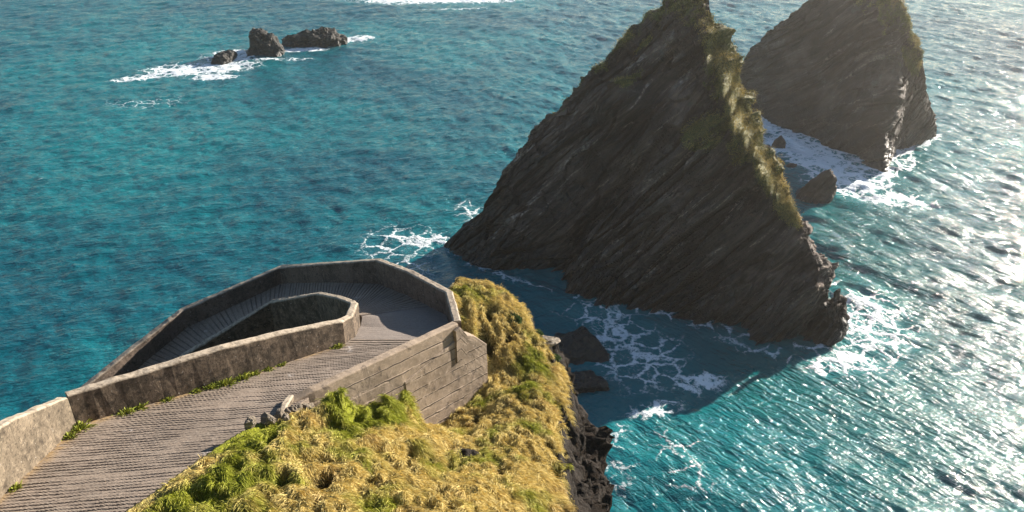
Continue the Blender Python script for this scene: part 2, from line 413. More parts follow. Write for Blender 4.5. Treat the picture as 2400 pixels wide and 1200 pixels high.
def build_sea():
    def axis(a, b, step, far_lo, far_hi):
        c = list(np.arange(a, b + step * .5, step)); s = step; x = c[-1]
        hi = []
        while x < far_hi: s *= 1.18; x += s; hi.append(x)
        lo = []; s = step; x = c[0]
        while x > far_lo: s *= 1.18; x -= s; lo.append(x)
        return np.array(lo[::-1] + c + hi)
    xs = axis(-190, 190, 0.36, -2600, 2600)
    # y spacing grows with distance
    ys = [44.0]; s = 0.24
    while ys[-1] < 300: ys.append(ys[-1] + max(0.24, 0.24 * ys[-1] / 80))
    s = ys[-1] - ys[-2]
    while ys[-1] < 2600: s *= 1.15; ys.append(ys[-1] + s)
    s = 0.24; lo = []
    y = 44.0
    while y > -600: s *= 1.2; y -= s; lo.append(y)
    ys = np.array(lo[::-1] + ys)
    X, Y = np.meshgrid(xs, ys, indexing='ij'); shp = X.shape
    x = X.ravel(); y = Y.ravel(); n = len(x)
    A = ocean_tile(512, 173.0, (0.77, 0.64), 3.5, 3, 5.0, 0.6)
    B = ocean_tile(512, 139.0, (-0.42, 0.91), 3.1, 5, 6.0, 0.6)
    C = ocean_tile(256, 211.0, (0.5, 0.86), 6.0, 8, 2.0, 4.0)
    side = smooth(-25, 30, x)                      # the two wave trains change weight across the bay
    wa = 0.045 + 0.062 * side; wb = 0.076 - 0.030 * side
    shelter = 1 - 0.55 * smooth(22, 4, seg_dist(x, y, [(8, 70), (22, 66), (30, 62)]))
    fade = 1 - smooth(320, 700, np.hypot(x, y)) 
    z = np.zeros(n); gx = np.zeros(n); gy = np.zeros(n)
    for T, L, w in ((A, 173.0, wa * shelter), (B, 139.0, wb * shelter), (C, 211.0, np.full(n, 0.085))):
        hx = w * fade
        z += hx * tile_sample(T[0], L, x, y); gx += hx * tile_sample(T[1], L, x, y); gy += hx * tile_sample(T[2], L, x, y)
    crest = smooth(0.22, 0.42, z)
    # ---- foam fields
    pn = fbm(np.stack([x * .06, y * .06, x * 0], 1), 4, 21)
    foam = np.zeros(n); clear = np.zeros(n)
    def add(v): np.maximum(foam, v, out=foam)
    def blob(cx, cy, ax, ay, rot, amp, wob=0.5):
        c, s = math.cos(rot), math.sin(rot)
        u = ((x - cx) * c + (y - cy) * s) / ax; w = (-(x - cx) * s + (y - cy) * c) / ay
        r2 = np.sqrt(u * u + w * w) + wob * pn
        add(amp * (1 - smooth(0.25, 1.15, r2)))
        return 1 - smooth(0.3, 1.3, r2)
    near = (np.abs(x) < 200) & (y > 40) & (y < 290)
    d1 = np.full(n, 1e3); d2 = np.full(n, 1e3)
    d1[near] = seg_dist(x[near], y[near], STACK1_BASE); d2[near] = seg_dist(x[near], y[near], STACK2_BASE)
    # swash round the stacks
    add(0.46 * (1 - smooth(0.2, 2.2, d1 + 2 * pn))); add(0.66 * (1 - smooth(0.3, 4.0, d2 + 3 * pn)))
    # left foot of the near stack
    blob(-12.5, 98, 11, 9, 0.5, 0.46, .6); blob(-9.5, 98.5, 3, 5, 0.6, 0.60, .5); blob(-15, 91, 9, 5, 0.2, 0.42, .6); blob(-6, 107, 4, 8, 0.3, .40, .6)
    # right foot: white water spreading away to the right
    clear = np.maximum(clear, 0.55 * blob(39.5, 78, 6.0, 10, -0.3, 0.54, .6)); clear = np.maximum(clear, 0.4 * blob(35, 70.5, 7.5, 3.0, 0.25, 0.54, .6))
    blob(27, 71.8, 8, 1.8, -0.45, 0.42)
    # channel between the stacks
    clear = np.maximum(clear, 0.8 * blob(50, 131, 8.5, 17, 0.42, 0.86, 0.35)); clear = np.maximum(clear, 0.7 * blob(53, 119, 9, 8, 0.1, 0.78)); blob(47, 146, 5, 8, 0, 0.85, .3)
    clear = np.maximum(clear, 0.5 * blob(58, 112, 12, 5, -0.3, 0.60)); blob(64, 127, 4, 6, -.6, .55)
    # lace in the gap below the headland
    for bb in ((14.0, 71, 7.5, 9, 0.2, 0.46, .6), (19, 67.0, 5.0, 2.6, 0.35, 0.64, .5), (14.0, 62.8, 4.0, 1.8, 0.3, 0.58, .5), (9, 80, 7, 4, -.3, .46, .6), (10.5, 76.5, 4, 4, 0, .55, .5), (15, 55, 4, 7, 0.1, .27, .6), (9.5, 56, 2.5, 8, 0.0, .28, .5), (26, 73.5, 7, 2, -.4, .45, .5)):
        clear = np.maximum(clear, 0.30 * blob(*bb))
    # skerries
    blob(-71, 184, 17, 8, 0.25, 0.74, .5); blob(-66, 178, 9, 3.2, 0.1, 0.86, .4); blob(-84, 177, 13, 4.5, 0.25, 0.72, .5); blob(-68, 197, 9, 8, 0.6, 0.78, .4)
    blob(-53, 202.5, 9, 2.8, 0.2, 0.86, .35); blob(-41, 214, 7, 4, 0.2, 0.72, .4); blob(-52, 193, 9, 2, 0.05, .5, .4); blob(-58, 193.5, 4, 1.2, 0, .85, .2)
    blob(-72, 160, 14, 5, 0.2, 0.30, .6)
    # breaker far out at the top of the picture
    clear = np.maximum(clear, 0.6 * blob(-22, 268, 34, 9, 0.03, 1.0, .4)); blob(-18, 252, 16, 2.0, 0.02, 0.5, .4); blob(-6, 277, 40, 12, 0.05, 0.95, .3)
    # scattered small crests
    add(np.where(near, crest * 0.34 * (0.4 + 0.6 * smooth(-.1, .4, pn)), 0))
    # flatten water over churned foam a little, roughen it
    z = z + 0.10 * foam * fbm(np.stack([x * .8, y * .8, x * 0], 1), 3, 44)
    ch = 0.70
    P = np.stack([x + gx * ch, y + gy * ch, z], 1)
    me = np_mesh('sea', P, grid_quads(*shp), smooth_shade=True, attrs={'foam': foam, 'clear': clear, 'side': side, 'shoal': 0.85 * smooth(5, 45, x + 14 * pn) * smooth(150, 70, y)})
    o = link('sea', me, M_SEA); tag(o, 'turquoise choppy sea with white foam around the rocks', 'sea', kind='structure')
build_sea()

# ------------------------------------------------------------------ rock stacks
FACE_N = np.array([-0.43, -0.78, 0.45])
def strata(P, bed, amp=1.0, seed=0, sc=1.0):
    bed = np.array(bed); a1 = np.cross(bed, [0, 1, 0]); a1 /= np.linalg.norm(a1); a2 = np.cross(bed, a1)
    q = P @ bed; u = P @ a1; w = P @ a2
    q = q + 0.9 * fbm(np.stack([u * .05, w * .05, q * .1], 1) * sc, 3, seed + 1)
    d = 0.85 * fbm(np.stack([q * .45 * sc, u * .045 * sc, w * .06 * sc], 1), 3, seed + 2)
    d += 0.55 * ridged(np.stack([q * 1.25 * sc, u * .09 * sc, w * .12 * sc], 1), 3, seed + 3)
    d += 0.22 * fbm(np.stack([q * 4.0 * sc, u * .35 * sc, w * .35 * sc], 1), 3, seed + 4)
    # thick slabs standing proud of one another, split by joints
    slab = noise(np.stack([q * .42 * sc, u * .055 * sc, w * .09 * sc], 1), seed + 8)
    d += 3.4 * np.round(slab * 4.0) / 4.0
    jn = noise(np.stack([q * .16 * sc, u * .11 * sc, w * .13 * sc], 1), seed + 10)
    d += 2.0 * np.round(jn * 3.5) / 3.5 + 0.45 * fbm(P * 0.55 * sc, 4, seed + 12)
    # thin deep cracks along the bedding
    ck = np.abs(noise(np.stack([q * .55 * sc, u * .05 * sc, w * .07 * sc], 1), seed + 9))
    d -= 0.9 * np.exp(-(ck / 0.025) ** 2)
    # stepped plates, broken across by joints
    cell = noise(np.stack([q * 1.3 * sc, u * .16 * sc, w * .22 * sc], 1), seed + 5)
    d += 0.95 * np.round(cell * 5) / 5
    cell = noise(np.stack([q * 3.1 * sc, u * .45 * sc, w * .5 * sc], 1), seed + 6)
    d += 0.40 * np.round(cell * 4) / 4
    return d * amp
def build_stack(name, base, ridge, back, nu, nv, bed, seed, bulge, mat, turf_fn, ridge_split, back_rows, amp=1.0, shoulder=0.0, hollow=None):
    base3 = np.array([(x, y, -2.5) for x, y in base]); back3 = np.array([(x, y, -2.5) for x, y in back])
    b0 = resample(base3, nu); rr = resample(np.array(ridge, float), nu); bk = resample(back3, nu)
    s = np.linspace(0, 1, nu)
    t = np.linspace(0, 1, nv)[None, :, None]
    F = b0[:, None] * (1 - t) + rr[:, None] * t
    tb = np.linspace(0, 1, back_rows)[1:][None, :, None]
    B = rr[:, None] * (1 - tb) + bk[:, None] * tb
    G = np.concatenate([F, B], 1)
    N = grid_normals(G)
    ctr = G.mean((0, 1)); flip = np.sign(((G - ctr) * N).sum(-1).mean()); N = N * flip
    # smooth normals so that the two sides displace together along the ridge
    for _ in range(10):
        Np = np.pad(N, ((1, 1), (1, 1), (0, 0)), 'edge'); N = (Np[:-2, 1:-1] + Np[2:, 1:-1] + Np[1:-1, :-2] + Np[1:-1, 2:] + N) / 5
        N /= np.maximum(np.linalg.norm(N, axis=-1, keepdims=True), 1e-6)
    T = np.concatenate([np.linspace(0, 1, nv), 1 + np.linspace(0, 1, back_rows)[1:]])[None, :] + 0 * s[:, None]
    S = s[:, None] + 0 * T
    P = G.reshape(-1, 3); Nf = N.reshape(-1, 3); tt = T.ravel(); ss = S.ravel()
    env = np.sin(np.pi * np.clip(ss, 0, 1)) ** 0.5
    big = bulge(P, ss, tt)
    d = big * env
    d += 1.5 * fbm(P * 0.075, 3, seed) * env * (0.35 + 0.65 * np.clip(np.abs(tt - 1) * 4, 0, 1))
    d += strata(P, bed, 0.85 * amp, seed) * (0.45 + 0.55 * env) * (0.5 + 0.5 * np.clip(np.abs(tt - 1) * 6, 0, 1))
    # blocky crags along the ridge
    rdg = np.exp(-((tt - 1) / 0.10) ** 2)
    d += rdg * env * (-0.9 + 1.7 * ridged(P * 0.36, 4, seed + 31) - 0.7 * (ss < .46) + 1.2 * np.round(noise(P * .33, seed + 33) * 5) / 5 + 0.9 * np.round(noise(P * .8, seed + 34) * 4) / 4)
    # grassy shoulder that rolls over toward the far side of the right-hand ridge
    if shoulder:
        sh = smooth(0.53, 0.58, ss) * (1 - smooth(0.74, 0.84, ss))
        ln_ = fbm(np.stack([ss * 60, tt * 3, ss * 0], 1), 3, seed + 35)
        d += sh * shoulder * np.exp(-((tt - 0.885 + 0.03 * ln_) / 0.055) ** 2) * np.clip(0.7 + 1.3 * ln_, 0.1, 1.6)
        d += sh * 0.40 * np.clip(0.75 - cells(ss * 95, tt * 14, 9)[0], 0, 1) * (np.abs(tt - .95) < .12)
    if hollow is not None: d += hollow(P, ss, tt)
    d += 0.10 * fbm(P * 1.9, 3, seed + 40)
    turf = turf_fn(P, ss, tt, d)
    tl = 0.42 * np.clip(turf, 0, 1) * (0.5 + 1.6 * np.abs(noise(P * 0.8, seed + 50)))
    d += tl
    Q = P + Nf * d[:, None]
    wet = 1 - smooth(0.6, 6.5, Q[:, 2] + 4.5 * fbm(P * 0.16, 4, seed + 60))  # tidal wet band, raised to paint shade on the lower face too
    quads = grid_quads(*G.shape[:2])
    if flip < 0: quads = quads[:, ::-1]
    me = np_mesh(name, Q, quads, attrs={'turf': turf, 'wet': wet * 0.85})
    o = link(name, me, mat)
    return o, Q, Nf, turf, tt

def turf1(P, s, t, d):
    x, y, z = P.T
    n = fbm(P * 0.22, 4, 71); n2 = fbm(P * np.array([.5, .5, .5]), 3, 75)
    right = smooth(0.52, 0.60, s) * (1 - smooth(0.78, 0.90, s))
    tv = np.exp(-((t - 0.935) / 0.115) ** 2) * right * 0.95                  # lit crest of the right ridge
    tv = np.maximum(tv, np.exp(-((t - 0.88) / 0.13) ** 2) * smooth(0.50, 0.56, s) * (1 - smooth(0.72, 0.8, s)) * 0.50)
    top = smooth(0.40, 0.46, s) * (1 - smooth(0.58, 0.64, s))
    tv = np.maximum(tv, np.exp(-((t - 0.98) / 0.15) ** 2) * top * 0.62)
    left = smooth(0.16, 0.26, s) * (1 - smooth(0.42, 0.5, s))
    tv = np.maximum(tv, np.exp(-((t - 1.0) / 0.05) ** 2) * left * 0.50)
    # scattered moss over the upper face
    mo = fbm(P * np.array([.20, .20, .28]), 4, 79)
    tv = np.maximum(tv, 0.60 * smooth(0.10, 0.35, mo) * smooth(15, 23, z) * (t < 1) * smooth(.36, .42, s))
    tv = np.maximum(tv, 0.62 * smooth(0.05, 0.30, mo) * smooth(14, 22, z) * smooth(0.72, 0.86, t) * (t < 1.02))
    # green patch on the shaded face below the right shoulder
    c = np.array([22.6, 89.2, 18.5]); r = np.linalg.norm((P - c) / np.array([4.2, 4.2, 4.6]), axis=1)
    tv = np.maximum(tv, 0.66 * (1 - smooth(0.2, 1.1, r)) * (t < 1))
    c = np.array([25.5, 86.5, 17.0]); r = np.linalg.norm((P - c) / np.array([3.2, 3.5, 3.2]), axis=1)
    tv = np.maximum(tv, 0.60 * (1 - smooth(0.2, 1.1, r)) * (t < 1))
    return np.clip(tv + 0.45 * n * (tv > 0.05) + 0.2 * n2 * (tv > .05), 0, 1) * (t < 1.25)
def bulge1(P, s, t):
    f = np.where(t < 1, np.sin(np.pi * np.clip(t, 0, 1)) * 1.6, 0)
    # a hollow running down the middle of the face
    u = P[:, 0] - (3.8 + 0.85 * P[:, 2])
    c = np.exp(-(u / np.where(u > 0, 1.3, 4.0)) ** 2) * smooth(16, 11, P[:, 2]) * 3.6
    nose = np.linalg.norm((P - np.array([14.5, 96.5, 19.5])) / np.array([4.5, 5.0, 3.2]), axis=1)
    c = c - 2.2 * smooth(1.0, 0.5, nose)
    c2 = np.exp(-(((P[:, 0] - (17.5 + 0.5 * (P[:, 2] - 8))) / 4.0) ** 2)) * smooth(24, 16, P[:, 2]) * 1.2
    return f - np.where(t < 1, c, 0) + np.where(t < 1, c2, 0)
st1, Q1, N1, TURF1, TT1 = build_stack('sea_stack', STACK1_BASE, STACK1_RIDGE, STACK1_BACK, 520, 300, BED, 100, bulge1, M_ROCK, turf1, 0.5, 110, 1.15, 2.7)
tag(st1, 'nearer pointed sea stack with a dark slanting face and grass along its sunlit right ridge', 'sea stack', 'sea stacks')

def turf2(P, s, t, d):
    n = fbm(P * 0.16, 4, 171)
    tv = np.exp(-((t - 1.0) / 0.30) ** 2) * smooth(0.40, 0.52, s) * (1 - smooth(0.72, 0.8, s)) * 0.62
    return np.clip(tv + 0.5 * n * (tv > .05), 0, 1) * (t < 1.2)
def bulge2(P, s, t): return np.where(t < 1, np.sin(np.pi * np.clip(t, 0, 1)) * 1.2, 0)
st2, Q2, N2, TURF2, TT2 = build_stack('sea_stack', STACK2_BASE, STACK2_RIDGE, STACK2_BACK, 420, 260, BED, 200, bulge2, M_ROCK_FAR, turf2, 0.5, 60, 0.5, 1.0)
tag(st2, 'farther hazy brown sea stack behind the pointed one with its top out of view', 'sea stack', 'sea stacks')

# ---- blades helper: tufts made of real bent blades
def blades_mesh(name, base, direc, length, width, tint, droop, mat, parent=None, up=(0, 0, 1)):
    n = len(base); direc = direc / np.maximum(np.linalg.norm(direc, axis=1, keepdims=True), 1e-6)
    side = np.cross(direc, rng.normal(size=(n, 3))); side /= np.maximum(np.linalg.norm(side, axis=1, keepdims=True), 1e-6)
    L = length[:, None]; W = width[:, None]
    mid = base + direc * L * 0.55
    tip = base + direc * L * 0.95 + np.array([0, 0, -1.0]) * (droop * length)[:, None]
    V = np.stack([base - side * W, base + side * W, mid - side * W * .8, mid + side * W * .8, tip], 1).reshape(-1, 3)
    k = np.arange(n) * 5
    q = np.stack([k, k + 1, k + 3, k + 2], 1); t = np.stack([k + 2, k + 3, k + 4], 1)
    c = np.repeat(np.concatenate([tint, np.ones((n, 1))], 1), 5, axis=0)
    me = np_mesh(name, V, q, t, smooth_shade=True, attrs={'tint': c})
    return link(name, me, mat, parent)

def stack_turf(o, Q, N, turf, n, blade, width, seed, straw=0.5):
    r = np.random.default_rng(seed)
    w = np.where(turf > 0.42, turf, 0) * (Q[:, 2] > 3); 
    idx = r.choice(len(Q), n, p=w / w.sum())
    # tufts: several blades from each pick
    k = 7; idx = np.repeat(idx, k)
    b = Q[idx] + r.normal(size=(len(idx), 3)) * 0.18 - N[idx] * 0.05
    d = N[idx] * 0.8 + np.array([0, 0, 0.6]) + r.normal(size=(len(idx), 3)) * 0.55
    nn = fbm(Q[idx] * 0.35, 3, seed) + r.normal(size=len(idx)) * 0.10
    a = np.array([0.085, 0.105, 0.018]); s = np.array([0.46, 0.35, 0.115])
    f = np.clip(straw + nn * 1.4, 0, 1)[:, None]
    tint = (a * (1 - f) + s * f) * r.uniform(0.65, 1.25, (len(idx), 1))
    ln = r.uniform(0.5, 1.2, len(idx)) * blade
    blades_mesh('grass_cap', b, d, ln, r.uniform(.6, 1.2, len(idx)) * width, tint, 0.35 * np.ones(len(idx)), M_BLADE, o)
stack_turf(st1, Q1, N1, TURF1, 9000, 0.22, 0.028, 11, 0.72)
stack_turf(st2, Q2, N2, TURF2, 5000, 0.24, 0.04, 12, 0.35)

# ------------------------------------------------------------------ small rocks
def rock_mesh(name, dims, seed, sub=5, rough=0.45, lean=(0, 0), stratum=0.0, bed=None, peak=0.0):
    bm = bmesh.new(); bmesh.ops.create_icosphere(bm, subdivisions=sub, radius=1.0)
    bm.verts.ensure_lookup_table()
    P = np.array([v.co[:] for v in bm.verts]); F = np.array([[v.index for v in f.verts] for f in bm.faces]); bm.free()
    N = P.copy()
    # facet it: clip by random planes
    r = np.random.default_rng(seed)
    for _ in range(16):
        nrm = r.normal(size=3); nrm /= np.linalg.norm(nrm); dd = r.uniform(0.55, 0.9)
        k = P @ nrm - dd; P = P - np.where(k > 0, k, 0)[:, None] * nrm
    if peak:
        f = 1 - peak * smooth(-0.2, 1.0, P[:, 2]); P[:, 0] *= f; P[:, 1] *= f
    P = P * np.array(dims)
    m = float(np.mean(dims)); sc = 1.0 / m
    d = rough * m * (0.55 * ridged(P * sc * 1.3 + seed, 4, seed) + 0.35 * fbm(P * sc * 3.5 + seed, 4, seed + 5))
    if bed is not None: d += strata(P, bed, stratum, seed, sc=1.6)
    P = P + N * d[:, None]
    P[:, 0] += lean[0] * P[:, 2]; P[:, 1] += lean[1] * P[:, 2]
    return P, F
def rock(name, loc, dims, seed, label, group=None, mat=None, parent=None, wetline=1.0, turf=0.0, sub=5, rotz=0.0, **kw):
    P, F = rock_mesh(name, dims, seed, sub=sub, **kw)
    c, s = math.cos(rotz), math.sin(rotz)
    P = np.stack([P[:, 0] * c - P[:, 1] * s, P[:, 0] * s + P[:, 1] * c, P[:, 2]], 1)
    zz = P[:, 2] + loc[2]
    wet = (1 - smooth(0.1, wetline, zz + 0.5 * fbm(P * 0.9, 3, seed))) * 0.9
    me = np_mesh(name, P, None, F, attrs={'wet': wet, 'turf': np.zeros(len(P)) + turf})
    o = link(name, me, mat or M_SKERRY, parent); o.location = loc
    if parent is None: tag(o, label, 'rock', group)
    return o
rock('rock', (-60.2, 199.5, 0.4), (5.4, 4.6, 5.4), 301, 'tallest round-topped black rock in the foam, middle of the three far rocks', 'far rocks in the foam', wetline=2.2, rough=.58)
rock('rock', (-51.0, 208.5, 0.3), (8.2, 3.8, 3.0), 302, 'long low jagged rock right of the tallest far rock', 'far rocks in the foam', wetline=1.6, rough=.72, rotz=0.15)
rock('rock', (-68.0, 192.5, 0.0), (3.8, 3.4, 1.9), 303, 'smallest low sloping rock left of the tallest far rock', 'far rocks in the foam', wetline=1.0, rough=.45, rotz=0.3)
rock('rock', (45.2, 113.0, 0.0), (3.2, 2.6, 5.2), 310, 'wedge shaped rock standing in the white channel between the two stacks', 'rocks in the channel', mat=M_ROCK_FAR, rough=.22, lean=(0.42, 0.0), bed=BED, stratum=.25, peak=.72, wetline=0.9)
rock('rock', (46.3, 134.5, 0.1), (1.2, 1.0, 1.9), 311, 'small pointed rock in the foam at the foot of the farther stack', 'rocks in the channel', sub=4, mat=M_ROCK_FAR, peak=.4)
rock('rock', (44.2, 126.0, 0.0), (0.75, 0.6, 1.0), 312, 'tiny upright rock tip in the foam, left of the pair in the channel', 'rocks in the channel', sub=4, mat=M_ROCK_FAR)
rock('rock', (45.7, 124.9, -0.1), (1.1, 0.6, 0.7), 313, 'tiny flat rock tip in the foam, right of the pair in the channel', 'rocks in the channel', sub=4, mat=M_ROCK_FAR)
rock('spur', (35.7, 76.6, 1.2), (1.35, 1.6, 4.8), 320, None, mat=M_ROCK, parent=st1, rough=.5, lean=(-0.05, 0), bed=BED, stratum=.3, peak=.25)
rock('rock', (7.0, 73.0, -0.9), (3.6, 4.6, 2.9), 330, 'larger black wet boulder in the water under the grassy headland tip', 'wet boulders below the headland', wetline=9, rough=.4)
rock('rock', (6.6, 66.6, -0.9), (3.9, 2.4, 1.9), 331, 'low dark wet boulder awash nearer the headland cliff', 'wet boulders below the headland', wetline=9, rough=.4)

# ------------------------------------------------------------------ pier: ramp path and walls
A_ = (-13.6, 20.14)
UP_L = [(-13.0, 6.0), (-13.3, 15.84), (-13.6, 20.14), (-9.95, 23.48), (-6.61, 27.1), (-6.43, 29.32)]
# ramp stations: inner edge, outer edge, z inner, z outer, kind of rib
def zp(p): return zpath(*p)
ST = [((-13.1, 5.0), (-9.6, 3.5)), ((-13.3, 15.84), (-8.75, 15.4)), ((-13.6, 20.14), (-7.55, 19.4)), ((-9.95, 23.48), (-6.6, 22.4)), ((-6.61, 27.1), (-3.15, 26.9)), ((-6.43, 29.32), (-2.35, 28.4))]
STZ = [(zp(a), zp(b)) for a, b in ST]
ST += [((-6.5, 30.2), (-2.7, 30.4)), ((-6.8, 30.8), (-4.9, 33.5)), ((-7.4, 31.6), (-6.8, 36.4)), ((-9.13, 33.9), (-10.0, 38.5)), ((-12.34, 36.2), (-13.1, 40.3)), ((-15.04, 35.0), (-17.85, 38.0)), ((-16.66, 34.2), (-19.6, 35.8)), ((-20.2, 30.5), (-23.2, 32.0)), ((-23.5, 24.0), (-26.8, 25.5))]
STZ += [(31.0, 31.0), (30.7, 30.1), (30.2, 29.15), (28.95, 28.0), (27.15, 26.8), (25.65, 25.4), (24.7, 24.6), (22.9, 22.8), (21.0, 20.9)]
def build_path():
    L = np.array([(a[0], a[1], z[0]) for (a, b), z in zip(ST, STZ)]); Rr = np.array([(b[0], b[1], z[1]) for (a, b), z in zip(ST, STZ)])
    mid = (L + Rr) / 2
    d = np.concatenate([[0], np.cumsum(np.linalg.norm(np.diff(mid, axis=0), axis=1))])
    n = int(d[-1] / 0.028); t = np.linspace(0, d[-1], n)
    Li = np.stack([np.interp(t, d, L[:, k]) for k in range(3)], 1); Ri = np.stack([np.interp(t, d, Rr[:, k]) for k in range(3)], 1)
    nv = 46; w = np.linspace(0, 1, nv)[None, :, None]
    P = Li[:, None] * (1 - w) + Ri[:, None] * w
    Wd = np.linspace(0, 1, nv)[None, :] + 0 * t[:, None]
    p = P.reshape(-1, 3); D = np.repeat(t, nv); W = Wd.ravel()
    # upper ramp: ribs follow the contours; hairpin and lower ramp: ribs radiate
    g_up = (.99 * p[:, 1] - .12 * p[:, 0]) + 0.035 * noise(p * np.array([.9, .35, 0]), 17)
    up = D < d[4] - 0.2
    rib = np.where(up, g_up + 0.02 * noise(p * .6, 3), D)
    sp = np.where(up, 0.165, 0.24)
    k_ = np.floor(rib / sp); ph = rib / sp - k_
    rr_ = noise(np.stack([k_ * 3.7 + .5, k_ * 0 + .3, k_ * 1.9 + .7], 1), 19)
    prof = np.exp(-((ph - 0.5 - 0.25 * rr_) / 0.10) ** 2)
    along = noise(np.stack([p[:, 0] * 1.1 + k_ * 5.1, k_ * 2.3 + .4, k_ * 0 + .6], 1), 10) + 0.6 * noise(np.stack([p[:, 0] * 3.6 + k_ * 8.1, k_ * 4.3 + .4, k_ * 0 + .6], 1), 14)
    patchy = fbm(np.stack([p[:, 0] * .5, p[:, 1] * .5, p[:, 2] * 0], 1), 3, 9)
    wear = np.clip(np.where(up, 0.62, 0.80) + 0.8 * along + 0.9 * rr_ + 0.8 * patchy, 0, 1)
    flat = smooth(d[5] - 1.5, d[5] - 1.4, D) * (1 - smooth(d[6] + 0.9, d[6] + 1.0, D)) * 0.88
    low = D > d[6]
    groove = prof * wear * (1 - flat) * (0.25 + 0.75 * smooth(0, .04, np.minimum(W, 1 - W)))
    z = p[:, 2] - 0.034 * groove + 0.02 * fbm(p * 1.1, 3, 12) - 0.04 * smooth(d[5] - 1.5, d[5] - 1.45, D) * (1 - smooth(d[6] + 0.9, d[6] + 0.95, D))   # smooth slab with a step at either end
    # each rib tilts like a shallow step
    z += 0.012 * (ph - 0.5) * (1 - flat)
    q = p.copy(); q[:, 2] = z
    edge = (1 - smooth(0.0, 0.10, W + 0.06 * noise(p * 1.3, 31))) * up
    # skirt
    G = q.reshape(n, nv, 3)
    lo = G.copy()
    sk_l = G[:, :1].copy(); sk_l[..., 2] -= 3.0; sk_r = G[:, -1:].copy(); sk_r[..., 2] -= 2.0
    G = np.concatenate([sk_l, G, sk_r], 1)
    def pad(v): v = v.reshape(n, nv); return np.concatenate([v[:, :1] * 0, v, v[:, :1] * 0], 1).ravel()
    quads = grid_quads(n, nv + 2)
    me = np_mesh('path', G.reshape(-1, 3), quads[:, ::-1], attrs={'groove': pad(groove), 'edge': pad(edge), 'slab': pad(flat)})
    o = link('path', me, M_PATH); tag(o, 'ribbed concrete ramp path turning in a hairpin above the sea', 'path', kind='structure')
build_path()

def sweep_wall(name, pts, thick, side, mat, label=None, cat='wall', parent=None, chamfer=0.05, step=0.22, rough=0.022, seed=0, depth_rows=14, closed_ends=True, group=None, course_ref=None, ledge=0.0):
    """pts: (x, y, z_bottom, z_top) along one face; the wall's thickness goes to `side` (+1 left of travel, -1 right)"""
    pts = np.array(pts, float)
    xy = pts[:, :2]; n = len(pts)
    seg = np.diff(xy, axis=0); seg /= np.linalg.norm(seg, axis=1, keepdims=True)
    nor = np.stack([-seg[:, 1], seg[:, 0]], 1) * side
    off = np.zeros_like(xy)
    for k in range(n):
        if k == 0: off[k] = nor[0]
        elif k == n - 1: off[k] = nor[-1]
        else:
            m = nor[k - 1] + nor[k]; m /= np.linalg.norm(m); off[k] = m / max(0.5, m @ nor[k])
    d = np.concatenate([[0], np.cumsum(np.linalg.norm(np.diff(xy, axis=0), axis=1))])
    # sample with exact corners
    tl = []
    for k in range(n - 1):
        m = max(1, int((d[k + 1] - d[k]) / step)); tl += list(np.linspace(d[k], d[k + 1], m + 1)[:-1])
    tl = np.array(tl + [d[-1]])
    it = lambda a: np.interp(tl, d, a)
    A = np.stack([it(xy[:, 0]), it(xy[:, 1])], 1); O = np.stack([it(off[:, 0]), it(off[:, 1])], 1)
    zb = it(pts[:, 2]); zt = it(pts[:, 3])
    prof = []   # (offset 0..thick, vertical fraction or distance from top)
    rows = np.linspace(0, 1, depth_rows)
    c = chamfer
    prof += [(0.0, ('f', r)) for r in rows[:-1]] + [(0.0, ('t', c)), (c * .35, ('t', c * .35)), (c, ('t', 0)), (thick * .5, ('t', 0)), (thick - c, ('t', 0)), (thick - c * .35, ('t', c * .35)), (thick, ('t', c))]
    prof += [(thick, ('f', r)) for r in rows[:-1][::-1]]
    V = []; course = []
    for o_, (kind, v) in prof:
        z = zb + (zt - c - zb) * v if kind == 'f' else zt - v
        V.append(np.stack([A[:, 0] + O[:, 0] * o_, A[:, 1] + O[:, 1] * o_, z], 1)); course.append(zt - z)
    V = np.stack(V, 1); m, k = V.shape[:2]; C = np.stack(course, 1)
    if course_ref: C = course_ref(V[..., 0], V[..., 1]) - V[..., 2]
    if ledge:      # each lower pour stands a little proud of the one above
        outer = np.array([o_ > thick * .9 for o_, _ in prof])[None, :, None]
        V[..., :2] += np.where(outer, O[:, None] * (ledge * np.floor(np.maximum(C, 0) / .52 + .04))[..., None], 0)
    P = V.reshape(-1, 3)
    j = fbm(P * 1.6, 4, 500 + seed); j2 = fbm(P * 1.6 + 40, 4, 530 + seed); j3 = fbm(P * 2.3 + 80, 4, 560 + seed)
    P = P + np.stack([j, j2, j3], 1) * rough * np.array([1, 1, 1.2])
    quads = grid_quads(m, k)
    # end caps as fans
    extra = []; base = len(P)
    caps = []
    for e in (0, m - 1):
        ring = e * k + np.arange(k); cen = P[ring].mean(0); extra.append(cen); ci = base + len(extra) - 1
        a = ring; b = np.roll(ring, -1)
        tri = np.stack([a, b, np.full(k, ci)], 1); caps.append(tri if e else tri[:, ::-1])
    P = np.concatenate([P, np.array(extra)]); C = np.concatenate([C.ravel(), [0.9, 0.9]])
    tris = np.concatenate(caps)
    if side > 0: quads = quads[:, ::-1]; tris = tris[:, ::-1]
    me = np_mesh(name, P, quads, tris, attrs={'course': C})
    o = link(name, me, mat, parent)
    if parent is None: tag(o, label, cat, group)
    return o

# approach wall on the left of the upper ramp
sweep_wall('parapet_wall', [(-13.1, 4.0, 33.5, 39.6), (-13.3, 15.84, 32.5, 36.35), (-13.35, 17.3, 32.2, 35.85), (-13.6, 20.10, 31.0, 34.44)], 0.36, 1, M_WALL, 'sunlit parapet wall along the left edge of the ramp, nearest the camera', seed=1, chamfer=0.07, rough=.04)
